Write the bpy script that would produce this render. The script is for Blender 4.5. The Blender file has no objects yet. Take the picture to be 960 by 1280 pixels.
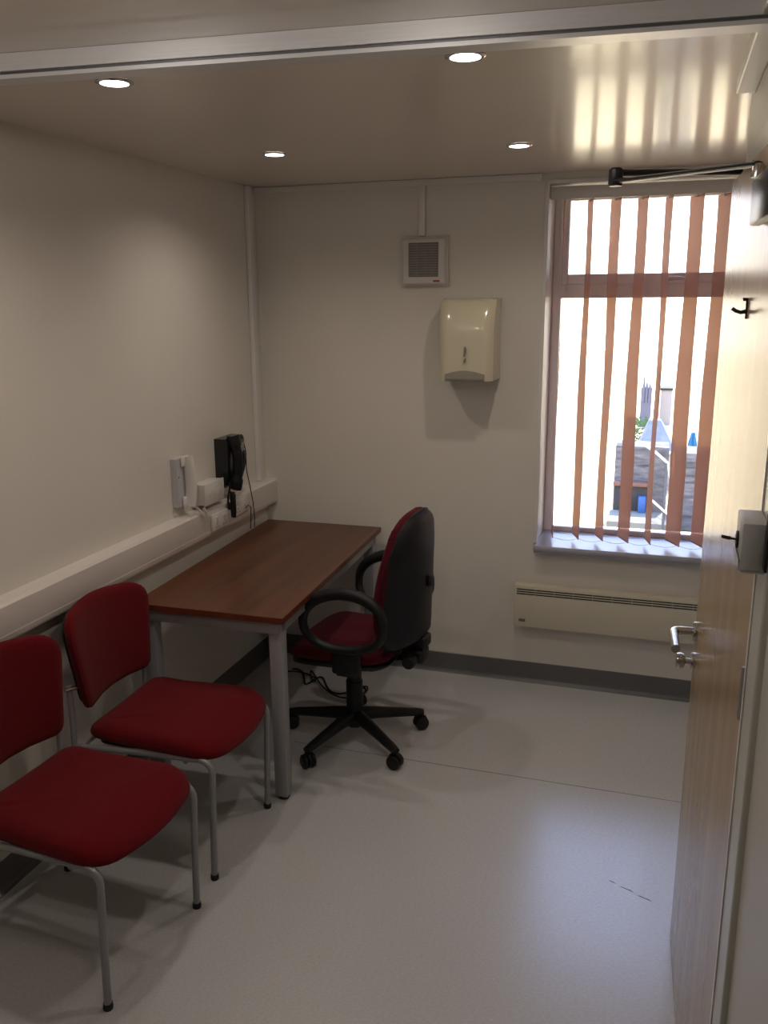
import bpy, bmesh, math, random
from mathutils import Vector, Matrix
PI = math.pi
random.seed(7)
scn = bpy.context.scene
col = scn.collection
H = 2.307           # ceiling height
WR = 2.04           # face of the near right wall

# ------------------------------------------------------------------ materials
def mat(name, color, rough=0.5, metal=0.0, spec=0.5, noise=0.0, nscale=40, bump=0.0, bscale=200, coat=0.0, color2=None, emis=None, estr=0.0, sheen=0.0, stretch=None, transl=0.0):
    m = bpy.data.materials.new(name); m.use_nodes = True
    nt = m.node_tree; N = nt.nodes; L = nt.links
    b = N['Principled BSDF']
    b.inputs['Base Color'].default_value = (*color, 1)
    b.inputs['Roughness'].default_value = rough
    b.inputs['Metallic'].default_value = metal
    b.inputs['Specular IOR Level'].default_value = spec
    b.inputs['Coat Weight'].default_value = coat
    b.inputs['Coat Roughness'].default_value = 0.12
    b.inputs['Sheen Weight'].default_value = sheen
    tc = N.new('ShaderNodeTexCoord'); mp = N.new('ShaderNodeMapping'); L.new(tc.outputs['Object'], mp.inputs[0])
    if stretch: mp.inputs['Scale'].default_value = stretch
    if noise > 0 or color2:
        n = N.new('ShaderNodeTexNoise'); n.inputs['Scale'].default_value = nscale; n.inputs['Detail'].default_value = 5
        L.new(mp.outputs[0], n.inputs[0])
        r = N.new('ShaderNodeValToRGB')
        c2 = color2 or tuple(c * (1 - noise) for c in color)
        r.color_ramp.elements[0].position = 0.3; r.color_ramp.elements[0].color = (*c2, 1)
        r.color_ramp.elements[1].position = 0.7; r.color_ramp.elements[1].color = (*color, 1)
        L.new(n.outputs['Fac'], r.inputs[0]); L.new(r.outputs[0], b.inputs['Base Color'])
    if bump > 0:
        n2 = N.new('ShaderNodeTexNoise'); n2.inputs['Scale'].default_value = bscale; n2.inputs['Detail'].default_value = 3
        L.new(mp.outputs[0], n2.inputs[0])
        bp = N.new('ShaderNodeBump'); bp.inputs['Strength'].default_value = bump; bp.inputs['Distance'].default_value = 0.002
        L.new(n2.outputs['Fac'], bp.inputs['Height']); L.new(bp.outputs[0], b.inputs['Normal'])
    if emis:
        b.inputs['Emission Color'].default_value = (*emis, 1); b.inputs['Emission Strength'].default_value = estr
    if transl > 0:
        t = N.new('ShaderNodeBsdfTranslucent'); t.inputs['Color'].default_value = (*color, 1)
        mx = N.new('ShaderNodeMixShader'); mx.inputs[0].default_value = transl
        L.new(b.outputs[0], mx.inputs[1]); L.new(t.outputs[0], mx.inputs[2])
        L.new(mx.outputs[0], N['Material Output'].inputs[0])
    return m

def wood_mat(name, cA, cB, cC, axis, rough=0.4, coat=0.0, scale=1.0, fine=.35):
    m = bpy.data.materials.new(name); m.use_nodes = True
    nt = m.node_tree; N = nt.nodes; L = nt.links; b = N['Principled BSDF']
    tc = N.new('ShaderNodeTexCoord'); mp = N.new('ShaderNodeMapping'); L.new(tc.outputs['Object'], mp.inputs[0])
    s = [14 * scale] * 3; s[axis] = 0.8 * scale
    mp.inputs['Scale'].default_value = s
    n = N.new('ShaderNodeTexNoise'); n.inputs['Scale'].default_value = 1.0; n.inputs['Detail'].default_value = 6; n.inputs['Distortion'].default_value = 0.6
    L.new(mp.outputs[0], n.inputs[0])
    r = N.new('ShaderNodeValToRGB'); e = r.color_ramp.elements
    e[0].position = 0.3; e[0].color = (*cA, 1); e[1].position = 0.7; e[1].color = (*cC, 1)
    k = e.new(0.5); k.color = (*cB, 1)
    L.new(n.outputs['Fac'], r.inputs[0])
    mp2 = N.new('ShaderNodeMapping'); L.new(tc.outputs['Object'], mp2.inputs[0])
    s2 = [120 * scale] * 3; s2[axis] = 3 * scale; mp2.inputs['Scale'].default_value = s2
    n2 = N.new('ShaderNodeTexNoise'); n2.inputs['Scale'].default_value = 1; n2.inputs['Detail'].default_value = 3; L.new(mp2.outputs[0], n2.inputs[0])
    mx = N.new('ShaderNodeMixRGB'); mx.blend_type = 'MULTIPLY'; mx.inputs[0].default_value = fine
    L.new(r.outputs[0], mx.inputs[1])
    r2 = N.new('ShaderNodeValToRGB'); r2.color_ramp.elements[0].position = 0.35; r2.color_ramp.elements[0].color = (.45, .4, .38, 1); r2.color_ramp.elements[1].position = 0.6
    L.new(n2.outputs['Fac'], r2.inputs[0]); L.new(r2.outputs[0], mx.inputs[2]); L.new(mx.outputs[0], b.inputs['Base Color'])
    b.inputs['Roughness'].default_value = rough; b.inputs['Coat Weight'].default_value = coat; b.inputs['Coat Roughness'].default_value = 0.15
    return m

M = {}
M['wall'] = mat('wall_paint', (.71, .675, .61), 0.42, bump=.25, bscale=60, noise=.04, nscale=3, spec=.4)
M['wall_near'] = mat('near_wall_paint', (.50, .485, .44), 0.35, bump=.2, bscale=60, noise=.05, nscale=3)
M['ceiling'] = mat('ceiling_gloss_paint', (.72, .65, .57), 0.33, bump=.06, bscale=10, noise=.04, nscale=2, spec=.6, coat=.55)
M['jamb'] = mat('jamb_paint', (.50, .50, .46), 0.3, noise=.05, nscale=5)
M['white_trim'] = mat('white_gloss_trim', (.72, .70, .67), 0.28, noise=.03, nscale=6)
M['upvc'] = mat('white_upvc', (.84, .80, .82), 0.3, noise=.03, nscale=6)
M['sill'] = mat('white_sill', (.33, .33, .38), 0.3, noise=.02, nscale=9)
M['plastic'] = mat('white_plastic', (.66, .64, .60), 0.35, noise=.02, nscale=9)
M['trunk'] = mat('trunking_plastic', (.68, .63, .59), 0.38, noise=.03, nscale=5)
M['cream'] = mat('cream_plastic', (.62, .57, .42), 0.18, coat=.5, noise=.03, nscale=5)
M['heater'] = mat('cream_enamel', (.60, .56, .44), 0.4, noise=.03, nscale=6)
M['slot'] = mat('dark_slot', (.02, .018, .016), 0.7, noise=.2)
M['grille'] = mat('grille_grey', (.20, .18, .16), 0.6, noise=.2)
M['black'] = mat('black_plastic', (.008, .008, .0095), 0.45, spec=.35, noise=.2, nscale=80, bump=.2, bscale=400)
M['blackg'] = mat('black_gloss_plastic', (.012, .013, .016), 0.22, noise=.1)
M['rubber'] = mat('black_rubber', (.012, .012, .012), 0.7, noise=.2)
M['red'] = mat('red_wool_fabric', (.135, .004, .008), 0.95, spec=.1, bump=1.0, bscale=420, color2=(.095, .0025, .005), nscale=300, sheen=.06)
M['maroon'] = mat('maroon_fabric', (.10, .007, .015), 0.95, spec=.1, bump=1.0, bscale=420, color2=(.065, .004, .010), nscale=300, sheen=.06)
M['greym'] = mat('grey_powder_coat', (.30, .30, .31), 0.38, metal=.35, noise=.06, nscale=30)
M['deskm'] = mat('grey_desk_steel', (.34, .345, .36), 0.42, metal=.3, noise=.06, nscale=20)
M['chrome'] = mat('brushed_steel', (.55, .54, .52), 0.22, metal=1, noise=.1, nscale=50)
M['alu'] = mat('anodised_aluminium', (.74, .74, .76), 0.36, metal=.5, noise=.08, nscale=4, stretch=(1, 8, 60))
M['aludark'] = mat('dark_track_groove', (.16, .16, .17), 0.4, metal=.7, noise=.1)
M['closer'] = mat('dark_closer_metal', (.05, .05, .055), 0.3, metal=.7, noise=.1)
M['desk'] = wood_mat('walnut_laminate', (.085, .032, .015), (.125, .048, .022), (.16, .066, .032), 1, rough=.36, scale=.75)
M['deskedge'] = wood_mat('walnut_edge', (.10, .02, .01), (.13, .03, .012), (.15, .04, .018), 1, rough=.4)
M['door'] = wood_mat('beech_veneer', (.33, .225, .125), (.37, .26, .15), (.41, .295, .18), 2, rough=.26, coat=.1, fine=.12)
M['vinyl'] = mat('grey_skirting_vinyl', (.125, .123, .12), 0.35, noise=.1, nscale=20)
M['greybox'] = mat('grey_box_metal', (.42, .42, .42), 0.4, noise=.05)
M['slat'] = mat('rust_blind_fabric', (.50, .27, .20), 0.8, noise=.12, nscale=200, transl=.35, spec=.2)
nt = M['slat'].node_tree; _o = nt.nodes['Material Output']; _m = nt.nodes.new('ShaderNodeMixShader'); _t = nt.nodes.new('ShaderNodeBsdfTransparent'); _t.inputs[0].default_value = (1, .62, .42, 1)
_src = _o.inputs[0].links[0].from_socket; _m.inputs[0].default_value = .045; nt.links.new(_src, _m.inputs[1]); nt.links.new(_t.outputs[0], _m.inputs[2]); nt.links.new(_m.outputs[0], _o.inputs[0])
M['lens'] = mat('lamp_lens', (.9, .9, .9), .4, emis=(1, .95, .95), estr=9, noise=.01)
M['redmark'] = mat('red_badge', (.4, .03, .02), .4, noise=.05)
M['stone'] = mat('dark_rubble_stone', (.16, .15, .15), .9, color2=(.04, .04, .045), nscale=5, stretch=(1, 1, 5), bump=1, bscale=14, spec=.1)
M['roof'] = mat('slate_roof', (.13, .15, .18), .7, color2=(.09, .10, .13), nscale=8, spec=.1)
M['yard'] = mat('yard_concrete', (.16, .16, .14), .9, noise=.2, nscale=3, spec=.1)
M['bluecloth'] = mat('blue_cloth', (.005, .12, .24), .7, noise=.3, nscale=20)
M['bluecrate'] = mat('blue_crate', (.02, .08, .25), .6, noise=.2)
M['rail'] = mat('dark_rail', (.05, .055, .075), .5, noise=.2)
M['railw'] = mat('pale_rail', (.45, .45, .45), .5, noise=.1)
M['lintel'] = mat('rusty_lintel', (.14, .06, .04), .8, noise=.2)
M['shedin'] = mat('shed_dark', (.03, .03, .03), .9, noise=.3)
M['render'] = mat('house_render', (.30, .27, .25), .9, noise=.1)
M['leafm'] = mat('hedge_leaf', (.05, .12, .035), .8, noise=.4, nscale=8)
M['skyblue'] = mat('pale_shade', (.10, .10, .13), .8, noise=.2)
M['corridor'] = mat('corridor_paint', (.45, .41, .36), .6, noise=.04, nscale=3)

def glass_mat():
    m = bpy.data.materials.new('clear_glass'); m.use_nodes = True
    nt = m.node_tree; N = nt.nodes; L = nt.links
    t = N.new('ShaderNodeBsdfTransparent'); t.inputs[0].default_value = (.96, .97, .98, 1)
    g = N.new('ShaderNodeBsdfGlossy'); g.inputs['Roughness'].default_value = 0.01
    f = N.new('ShaderNodeFresnel'); f.inputs[0].default_value = 1.45
    mx = N.new('ShaderNodeMixShader'); L.new(f.outputs[0], mx.inputs[0]); L.new(t.outputs[0], mx.inputs[1]); L.new(g.outputs[0], mx.inputs[2])
    L.new(mx.outputs[0], N['Material Output'].inputs[0]); return m
M['glass'] = glass_mat()

def floor_mat():
    m = bpy.data.materials.new('speckled_sheet_vinyl'); m.use_nodes = True
    nt = m.node_tree; N = nt.nodes; L = nt.links; b = N['Principled BSDF']
    tc = N.new('ShaderNodeTexCoord')
    n = N.new('ShaderNodeTexNoise'); n.inputs['Scale'].default_value = 95; n.inputs['Detail'].default_value = 6
    mp = N.new('ShaderNodeMapping'); mp.inputs['Scale'].default_value = (1, 2.2, 1); L.new(tc.outputs['Object'], mp.inputs[0]); L.new(mp.outputs[0], n.inputs[0])
    r = N.new('ShaderNodeValToRGB'); r.color_ramp.elements[0].position = .38; r.color_ramp.elements[0].color = (.50, .505, .505, 1)
    r.color_ramp.elements[1].position = .62; r.color_ramp.elements[1].color = (.56, .565, .565, 1)
    L.new(n.outputs['Fac'], r.inputs[0])
    n2 = N.new('ShaderNodeTexNoise'); n2.inputs['Scale'].default_value = 1.6; n2.inputs['Detail'].default_value = 1; L.new(tc.outputs['Object'], n2.inputs[0])
    r2 = N.new('ShaderNodeValToRGB'); r2.color_ramp.elements[0].color = (.93, .93, .93, 1); r2.color_ramp.elements[0].position = .1; r2.color_ramp.elements[1].position = .9
    L.new(n2.outputs['Fac'], r2.inputs[0])
    mx = N.new('ShaderNodeMixRGB'); mx.blend_type = 'MULTIPLY'; mx.inputs[0].default_value = 1
    L.new(r.outputs[0], mx.inputs[1]); L.new(r2.outputs[0], mx.inputs[2]); L.new(mx.outputs[0], b.inputs['Base Color'])
    mr = N.new('ShaderNodeMapRange'); mr.inputs['To Min'].default_value = .25; mr.inputs['To Max'].default_value = .27
    L.new(n2.outputs['Fac'], mr.inputs[0]); L.new(mr.outputs[0], b.inputs['Roughness'])
    b.inputs['Specular IOR Level'].default_value = .8
    bp = N.new('ShaderNodeBump'); bp.inputs['Strength'].default_value = .03; bp.inputs['Distance'].default_value = .001
    L.new(n.outputs['Fac'], bp.inputs['Height']); L.new(bp.outputs[0], b.inputs['Normal'])
    return m
M['floor'] = floor_mat()

# ------------------------------------------------------------------ mesh helpers
def box(bm, x0, x1, y0, y1, z0, z1, bev=0.0, seg=2, rz=0.0, mtx=None):
    c = Vector(((x0 + x1) / 2, (y0 + y1) / 2, (z0 + z1) / 2))
    r = bmesh.ops.create_cube(bm, size=1.0)
    vs = r['verts']
    for v in vs:
        v.co = Vector((v.co.x * (x1 - x0), v.co.y * (y1 - y0), v.co.z * (z1 - z0)))
    if bev > 0:
        es = list({e for v in vs for e in v.link_edges})
        rb = bmesh.ops.bevel(bm, geom=es, offset=bev, segments=seg, affect='EDGES', profile=.5)
        vs = list({v for f in rb['faces'] for v in f.verts} | {v for v in vs if v.is_valid})
    T = Matrix.Translation(c) @ Matrix.Rotation(rz, 4, 'Z')
    if mtx: T = mtx @ T
    for v in vs: v.co = T @ v.co
    return vs

def tube(bm, pts, r, seg=10, caps=True, closed=False):
    pts = [Vector(p) for p in pts]; n = len(pts)
    rr = r if isinstance(r, (list, tuple)) else [r] * n
    rings = []; up = None
    for i, p in enumerate(pts):
        if closed: t = (pts[(i + 1) % n] - pts[i - 1]).normalized()
        else: t = ((pts[min(i + 1, n - 1)] - pts[max(i - 1, 0)])).normalized()
        if up is None:
            a = Vector((0, 0, 1)) if abs(t.z) < .9 else Vector((0, 1, 0))
            up = (a - t * a.dot(t)).normalized()
        else:
            up = (up - t * up.dot(t)); up.normalize()
        s = t.cross(up)
        q = rr[i]; ru, rs = (q if isinstance(q, tuple) else (q, q))
        rings.append([bm.verts.new(p + up * math.cos(2 * PI * k / seg) * ru + s * math.sin(2 * PI * k / seg) * rs) for k in range(seg)])
    m = n if closed else n - 1
    for i in range(m):
        a, b = rings[i], rings[(i + 1) % n]
        for k in range(seg): bm.faces.new((a[k], a[(k + 1) % seg], b[(k + 1) % seg], b[k]))
    if caps and not closed:
        bm.faces.new(rings[0][::-1]); bm.faces.new(rings[-1])

def lathe(bm, prof, mtx=None, seg=24):
    rings = []
    for r, z in prof:
        if r <= 1e-6: rings.append([bm.verts.new((0, 0, z))])
        else: rings.append([bm.verts.new((r * math.cos(2 * PI * k / seg), r * math.sin(2 * PI * k / seg), z)) for k in range(seg)])
    for a, b in zip(rings, rings[1:]):
        if len(a) == 1 and len(b) == 1: continue
        for k in range(seg):
            k2 = (k + 1) % seg
            if len(a) == 1: bm.faces.new((a[0], b[k2], b[k]))
            elif len(b) == 1: bm.faces.new((a[k], a[k2], b[0]))
            else: bm.faces.new((a[k], a[k2], b[k2], b[k]))
    if mtx:
        for R in rings:
            for v in R: v.co = mtx @ v.co

def arc(c, r, a0, a1, n, plane='xz'):
    o = []
    for i in range(n + 1):
        a = a0 + (a1 - a0) * i / n
        if plane == 'xz': o.append((c[0] + r * math.cos(a), c[1], c[2] + r * math.sin(a)))
        elif plane == 'yz': o.append((c[0], c[1] + r * math.cos(a), c[2] + r * math.sin(a)))
        else: o.append((c[0] + r * math.cos(a), c[1] + r * math.sin(a), c[2]))
    return o

def prism(bm, poly, axis, a0, a1):
    """extrude a 2D polygon; axis 0: poly in (y,z); 1: (x,z); 2: (x,y)"""
    def mk(p, a): return {0: (a, p[0], p[1]), 1: (p[0], a, p[1]), 2: (p[0], p[1], a)}[axis]
    A = [bm.verts.new(mk(p, a0)) for p in poly]; B = [bm.verts.new(mk(p, a1)) for p in poly]
    n = len(poly)
    bm.faces.new(A[::-1]); bm.faces.new(B)
    for i in range(n): bm.faces.new((A[i], A[(i + 1) % n], B[(i + 1) % n], B[i]))

def pad(bm, outline, thick, edge=.012, dome=.01, warp=None):
    """cushion from a closed plan outline in (u,v), thickness along w; warp(u,v,w)->Vector"""
    cu = sum(p[0] for p in outline) / len(outline); cv = sum(p[1] for p in outline) / len(outline)
    R = min(math.hypot(p[0] - cu, p[1] - cv) for p in outline)
    lay = [(1 - edge / R * 1.2, 0)]
    for i in range(1, 5):
        a = PI / 2 * i / 4; lay.append((1 - edge / R * (1 - math.sin(a)), edge * (1 - math.cos(a))))
    for i in range(1, 5):
        a = PI / 2 * i / 4; lay.append((1 - edge / R * (1 - math.cos(a)) * 1.6, thick - edge * 1.3 * (1 - math.sin(a))))
    s0 = lay[-1][0]
    for i in range(1, 6):
        t = i / 6; lay.append((s0 * (1 - t), thick + dome * (1 - (1 - t) ** 2)))
    low = [(s0 * .0, 0), (s0 * .5, 0)]
    rings = []
    def pt(s, w, p): 
        u, v = cu + (p[0] - cu) * s, cv + (p[1] - cv) * s
        return warp(u, v, w) if warp else Vector((u, v, w))
    b0 = bm.verts.new(pt(0, 0, outline[0]))
    mid = [bm.verts.new(pt(.55, 0, p)) for p in outline]
    n = len(outline)
    for k in range(n): bm.faces.new((b0, mid[(k + 1) % n], mid[k]))
    prev = mid
    for s, w in lay:
        ring = [bm.verts.new(pt(s, w, p)) for p in outline]
        for k in range(n): bm.faces.new((prev[k], prev[(k + 1) % n], ring[(k + 1) % n], ring[k]))
        prev = ring
    top = bm.verts.new(pt(0, thick + dome, outline[0]))
    for k in range(n): bm.faces.new((prev[k], prev[(k + 1) % n], top))

def rounded_outline(pts, rad, n=6):
    """round corners of polygon pts with per-corner radii"""
    out = []; m = len(pts)
    for i in range(m):
        p = Vector(pts[i]); a = (Vector(pts[i - 1]) - p); b = (Vector(pts[(i + 1) % m]) - p)
        r = rad[i] if isinstance(rad, (list, tuple)) else rad
        A = p + a.normalized() * r; B = p + b.normalized() * r
        for k in range(n + 1):
            t = k / n
            out.append(tuple((A * (1 - t) ** 2 + p * 2 * t * (1 - t) + B * t * t)))
        # a few points along the edge
        nx = Vector(pts[(i + 1) % m]); rn = rad[(i + 1) % m] if isinstance(rad, (list, tuple)) else rad
        E = nx + (p - nx).normalized() * rn
        for k in (1, 2, 3): out.append(tuple(B.lerp(E, k / 4)))
    return out

def obj(name, bm, m, parent=None, smooth=True, loc=None):
    bmesh.ops.remove_doubles(bm, verts=bm.verts, dist=1e-6)
    bmesh.ops.recalc_face_normals(bm, faces=bm.faces)
    me = bpy.data.meshes.new(name); bm.to_mesh(me); bm.free()
    me.materials.append(m)
    if smooth:
        for p in me.polygons: p.use_smooth = True
        try: me.set_sharp_from_angle(angle=math.radians(38))
        except Exception: pass
    o = bpy.data.objects.new(name, me); col.objects.link(o)
    if parent: o.parent = parent
    if loc: o.location = loc
    return o
def NB(): return bmesh.new()
def tag(o, label, cat, group=None):
    o['label'] = label; o['category'] = cat
    if group: o['group'] = group
    return o
def thing(name, label, cat, loc=(0, 0, 0), rz=0, group=None):
    o = bpy.data.objects.new(name, None); col.objects.link(o); o.location = loc; o.rotation_euler = (0, 0, rz)
    o.empty_display_size = .1
    return tag(o, label, cat, group)
def struct(name, bm, m, parent=None, smooth=False):
    o = obj(name, bm, m, parent, smooth)
    if not parent: o['kind'] = 'structure'
    return o
def dup(root, loc, rz, label):
    r = root.copy(); col.objects.link(r); r.location = loc; r.rotation_euler = (0, 0, rz); r['label'] = label
    def rec(src, dst):
        for ch in list(src.children):
            c = ch.copy(); col.objects.link(c); c.parent = dst; rec(ch, c)
    rec(root, r); return r
def simple(name, m, parent, fn, smooth=True):
    bm = NB(); fn(bm); return obj(name, bm, m, parent, smooth)

# ------------------------------------------------------------------ room shell
YB = -5.6          # wall behind the camera
b = NB(); box(b, -.15, 3.0, YB - .1, .45, -.12, 0); fl = struct('floor', b, M['floor'])
b = NB(); box(b, -.15, 3.0, YB - .1, .45, H, H + .1); struct('ceiling', b, M['ceiling'])
b = NB(); box(b, -.15, 0, YB - .1, .45, 0, H); struct('wall_left', b, M['wall'])
# back wall with window hole
WX0, WX1, WZ0, WZ1, WT = 1.362, 2.62, .664, 2.268, .32
b = NB()
box(b, 0, WX0, 0, WT, 0, H); box(b, WX1, 2.9, 0, WT, 0, H); box(b, WX0, WX1, 0, WT, 0, WZ0); box(b, WX0, WX1, 0, WT, WZ1, H)
struct('wall_back', b, M['wall'])
# right wall: near run with the door opening, its end, the recess beside the window
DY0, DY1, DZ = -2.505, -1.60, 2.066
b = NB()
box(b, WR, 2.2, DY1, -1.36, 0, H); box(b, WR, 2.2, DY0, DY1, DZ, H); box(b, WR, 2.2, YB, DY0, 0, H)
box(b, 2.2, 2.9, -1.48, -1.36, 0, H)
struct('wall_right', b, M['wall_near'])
b = NB(); box(b, 2.75, 2.9, -1.36, 0, 0, H); struct('wall_right_recess', b, M['wall'])
b = NB(); box(b, 2.34, 2.4, -2.9, -1.48, 0, H); struct('wall_beyond_door', b, M['corridor'])
b = NB(); box(b, 0, WR, YB - .1, YB, 0, H); struct('wall_front', b, M['corridor'])

# welded seam and a scuff lie in the floor sheet
b = NB(); box(b, .5, 2.74, -.876, -.8735, 0.0, .0004); o = struct('floor_seam', b, mat('seam', (.12, .12, .11), .5, noise=.2), fl)
b = NB()
for k in (0, 2, 3, 5, 6):
    x = 1.815 + k * .018; y = -1.402 - k * .009 + random.uniform(-.003, .003)
    tube(b, [(x, y, .0003), (x + .011, y - .003, .0006), (x + .022, y - .009, .0003)], [(.0004, .0006), (.0005, .0018), (.0004, .0004)], 6)
struct('scuff_mark', b, mat('scuff', (.10, .09, .085), .6, noise=.3), fl)

def skirting(name, poly, axis, a0, a1):
    b = NB(); prism(b, poly, axis, a0, a1); return struct(name, b, M['vinyl'])
sk = [(0, 0), (.020, 0), (.012, .006), (.006, .016), (.004, .03), (.004, .098), (.002, .10), (0, .10)]
skirting('baseboard_left', [(p[0], p[1]) for p in sk], 1, YB + .001, -.0005)
skirting('baseboard_back', [(-p[0], p[1]) for p in sk], 0, .02, 2.75)

# corner boards and battens
b = NB(); box(b, 1.996, WR, -5.4, -1.47, H - .034, H - .0005, .003); struct('trim_ceiling_batten', b, M['white_trim'])
b = NB(); box(b, 0.0005, 1.335, -.018, -.0005, H - .028, H - .001, .002); struct('trim_back_trunking', b, M['white_trim'])
b = NB(); box(b, .0005, .022, -.115, -.078, .935, H - .001, .003); struct('trim_corner_conduit', b, M['white_trim'])

# ------------------------------------------------------------------ window
b = NB()
fy0, fy1 = .255, .315
def frame_rect(b, x0, x1, z0, z1, w, y0, y1, bev=.004):
    box(b, x0, x0 + w, y0, y1, z0, z1, bev); box(b, x1 - w, x1, y0, y1, z0, z1, bev)
    box(b, x0 + w - .001, x1 - w + .001, y0 + .0005, y1 - .0005, z0, z0 + w, bev); box(b, x0 + w - .001, x1 - w + .001, y0 + .0005, y1 - .0005, z1 - w, z1, bev)
MX = 2.20
frame_rect(b, WX0, WX1, WZ0 + .012, WZ1, .040, fy0, fy1)
box(b, MX - .03, MX + .03, fy0 + .001, fy1 - .001, WZ0 + .03, WZ1 - .02, .004)
box(b, WX0 + .03, WX1 - .03, fy0 - .002, fy1 - .001, 1.796, 1.862, .006)
win = struct('window_1', b, M['upvc'])
for (xa, xb) in ((WX0 + .026, MX - .02), (MX + .02, WX1 - .026)):
    b = NB(); frame_rect(b, xa, xb, 1.858, WZ1 - .006, .044, fy0 - .016, fy0 + .03, .006); s = struct('sash', b, M['upvc'], win)
    b = NB(); box(b, xa + .03, xb - .03, .274, .280, 1.89, 2.23); struct('pane', b, M['glass'], s)
    b = NB(); xm = 1.87 if xa < 2 else 2.4
    box(b, xm - .02, xm + .02, fy0 - .026, fy0 - .015, 1.868, 1.888, .003); tube(b, [(xm, fy0 - .03, 1.878), (xm + .02, fy0 - .04, 1.880), (xm + .10, fy0 - .042, 1.874)], [.008, .008, .006], 8); struct('handle', b, M['plastic'], s, True)
for (xa, xb) in ((WX0 + .02, MX - .02), (MX + .02, WX1 - .02)):
    b = NB(); box(b, xa, xb, .284, .290, WZ0 + .04, 1.81); struct('pane', b, M['glass'], win)
# inner sill board, nosed, and lining strip on the reveal corner
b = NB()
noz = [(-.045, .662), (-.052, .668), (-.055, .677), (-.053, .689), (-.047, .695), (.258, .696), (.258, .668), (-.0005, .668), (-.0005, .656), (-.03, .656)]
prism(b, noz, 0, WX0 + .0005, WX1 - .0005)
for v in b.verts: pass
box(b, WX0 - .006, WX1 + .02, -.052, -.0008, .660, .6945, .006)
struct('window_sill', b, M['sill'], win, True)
b = NB(); box(b, WX0 - .012, WX0 + .004, -.006, .008, .695, WZ1 + .004, .002); box(b, WX0 - .012, WX1 + .01, -.006, .006, WZ1 - .004, WZ1 + .012, .002)
struct('reveal_bead', b, M['white_trim'], win)
b = NB(); box(b, WX0 - .1, WX1 + .1, .30, .42, .56, .672, .005); struct('outer_sill', b, M['render'], win)

# vertical blind: one thing, each slat a part
bl = thing('vertical_blind', 'rust brown vertical fabric slat blind hanging inside the window opening', 'blind', (WX0, .08, 0))
b = NB(); box(b, .004, WX1 - WX0 - .004, -.022, .022, 2.214, 2.252, .003); box(b, .004, WX1 - WX0 - .004, -.028, -.02, 2.206, 2.258, .002); obj('headrail', b, M['white_trim'], bl)
angs = [7.5, 18, 21, 24, 12, 27, 25, 27, 23, 22, 26]
pts_near = []
for k, a in enumerate(angs):
    xc = 1.424 + .1072 * k - WX0; th = math.radians(a)
    b = NB(); nu, nv = 4, 40; hw = .0635
    grid = []
    ph = random.uniform(0, 6)
    for j in range(nv + 1):
        z = .718 + (2.205 - .718) * j / nv; t = j / nv
        rot = th + math.radians(3.5) * math.sin(t * 5 + ph) * (1 - t * .3)
        w = hw + .0012 * math.sin(t * 31 + ph)
        row = []
        for i in range(nu + 1):
            u = -w + 2 * w * i / nu
            row.append(b.verts.new((xc + u * math.sin(rot) + .002 * math.sin(t * 9 + ph), -u * math.cos(rot), z)))
        grid.append(row)
    for j in range(nv):
        for i in range(nu): b.faces.new((grid[j][i], grid[j][i + 1], grid[j + 1][i + 1], grid[j + 1][i]))
    s = obj('slat', b, M['slat'], bl)
    th0 = th + math.radians(3.5) * math.sin(ph)
    pts_near.append((xc, th0))
    b = NB(); mt = Matrix.Translation((xc, 0, .712)) @ Matrix.Rotation(-th0 + PI / 2 * 1, 4, 'Z')
    # weight pocket at the hem
    dx, dy = math.sin(th0), -math.cos(th0)
    tube(b, [(xc + dx * q, dy * q, .7215) for q in (-.058, 0, .058)], [(.0035, .002)] * 3, 6); obj('hem_weight', b, M['slat'], s)
    b = NB(); box(b, xc - .006, xc + .006, -.003, .003, 2.196, 2.216, .001); obj('hanger', b, M['plastic'], s)
for sgn in (1, -1):
    b = NB(); P = []
    for (xc, th0) in pts_near: P.append((xc + math.sin(th0) * .058 * sgn, -math.cos(th0) * .058 * sgn, .724))
    Q = []
    for p, q in zip(P, P[1:]):
        for t in (0, .25, .5, .75): Q.append((p[0] + (q[0] - p[0]) * t, p[1] + (q[1] - p[1]) * t, p[2] - .012 * math.sin(PI * t)))
    Q.append(P[-1]); tube(b, Q, .0009, 5); obj('spacer_chain', b, M['plastic'], bl)

# ------------------------------------------------------------------ door leaf, closed almost to, in the right wall
DL, DTH = .90, .044
ang = math.atan2(-(2.034 - 1.998), (2.49 - 1.612))    # leading edge stands slightly into the room
P0 = Vector((1.998, -1.614, 0))
door = thing('door_1', 'pale beech veneer door standing slightly ajar in the right wall', 'door', P0, 0)
door['kind'] = 'structure'
dirv = Vector((2.033 - 1.998, -2.492 + 1.614, 0)).normalized()
# local frame: +x along leaf to hinge, +y out of the room side (behind), z up
door.rotation_euler = (0, 0, math.atan2(dirv.y, dirv.x))
b = NB(); box(b, 0, .878, 0, DTH, .006, 2.056, .0015); obj('leaf', b, M['door'], door, False)
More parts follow.
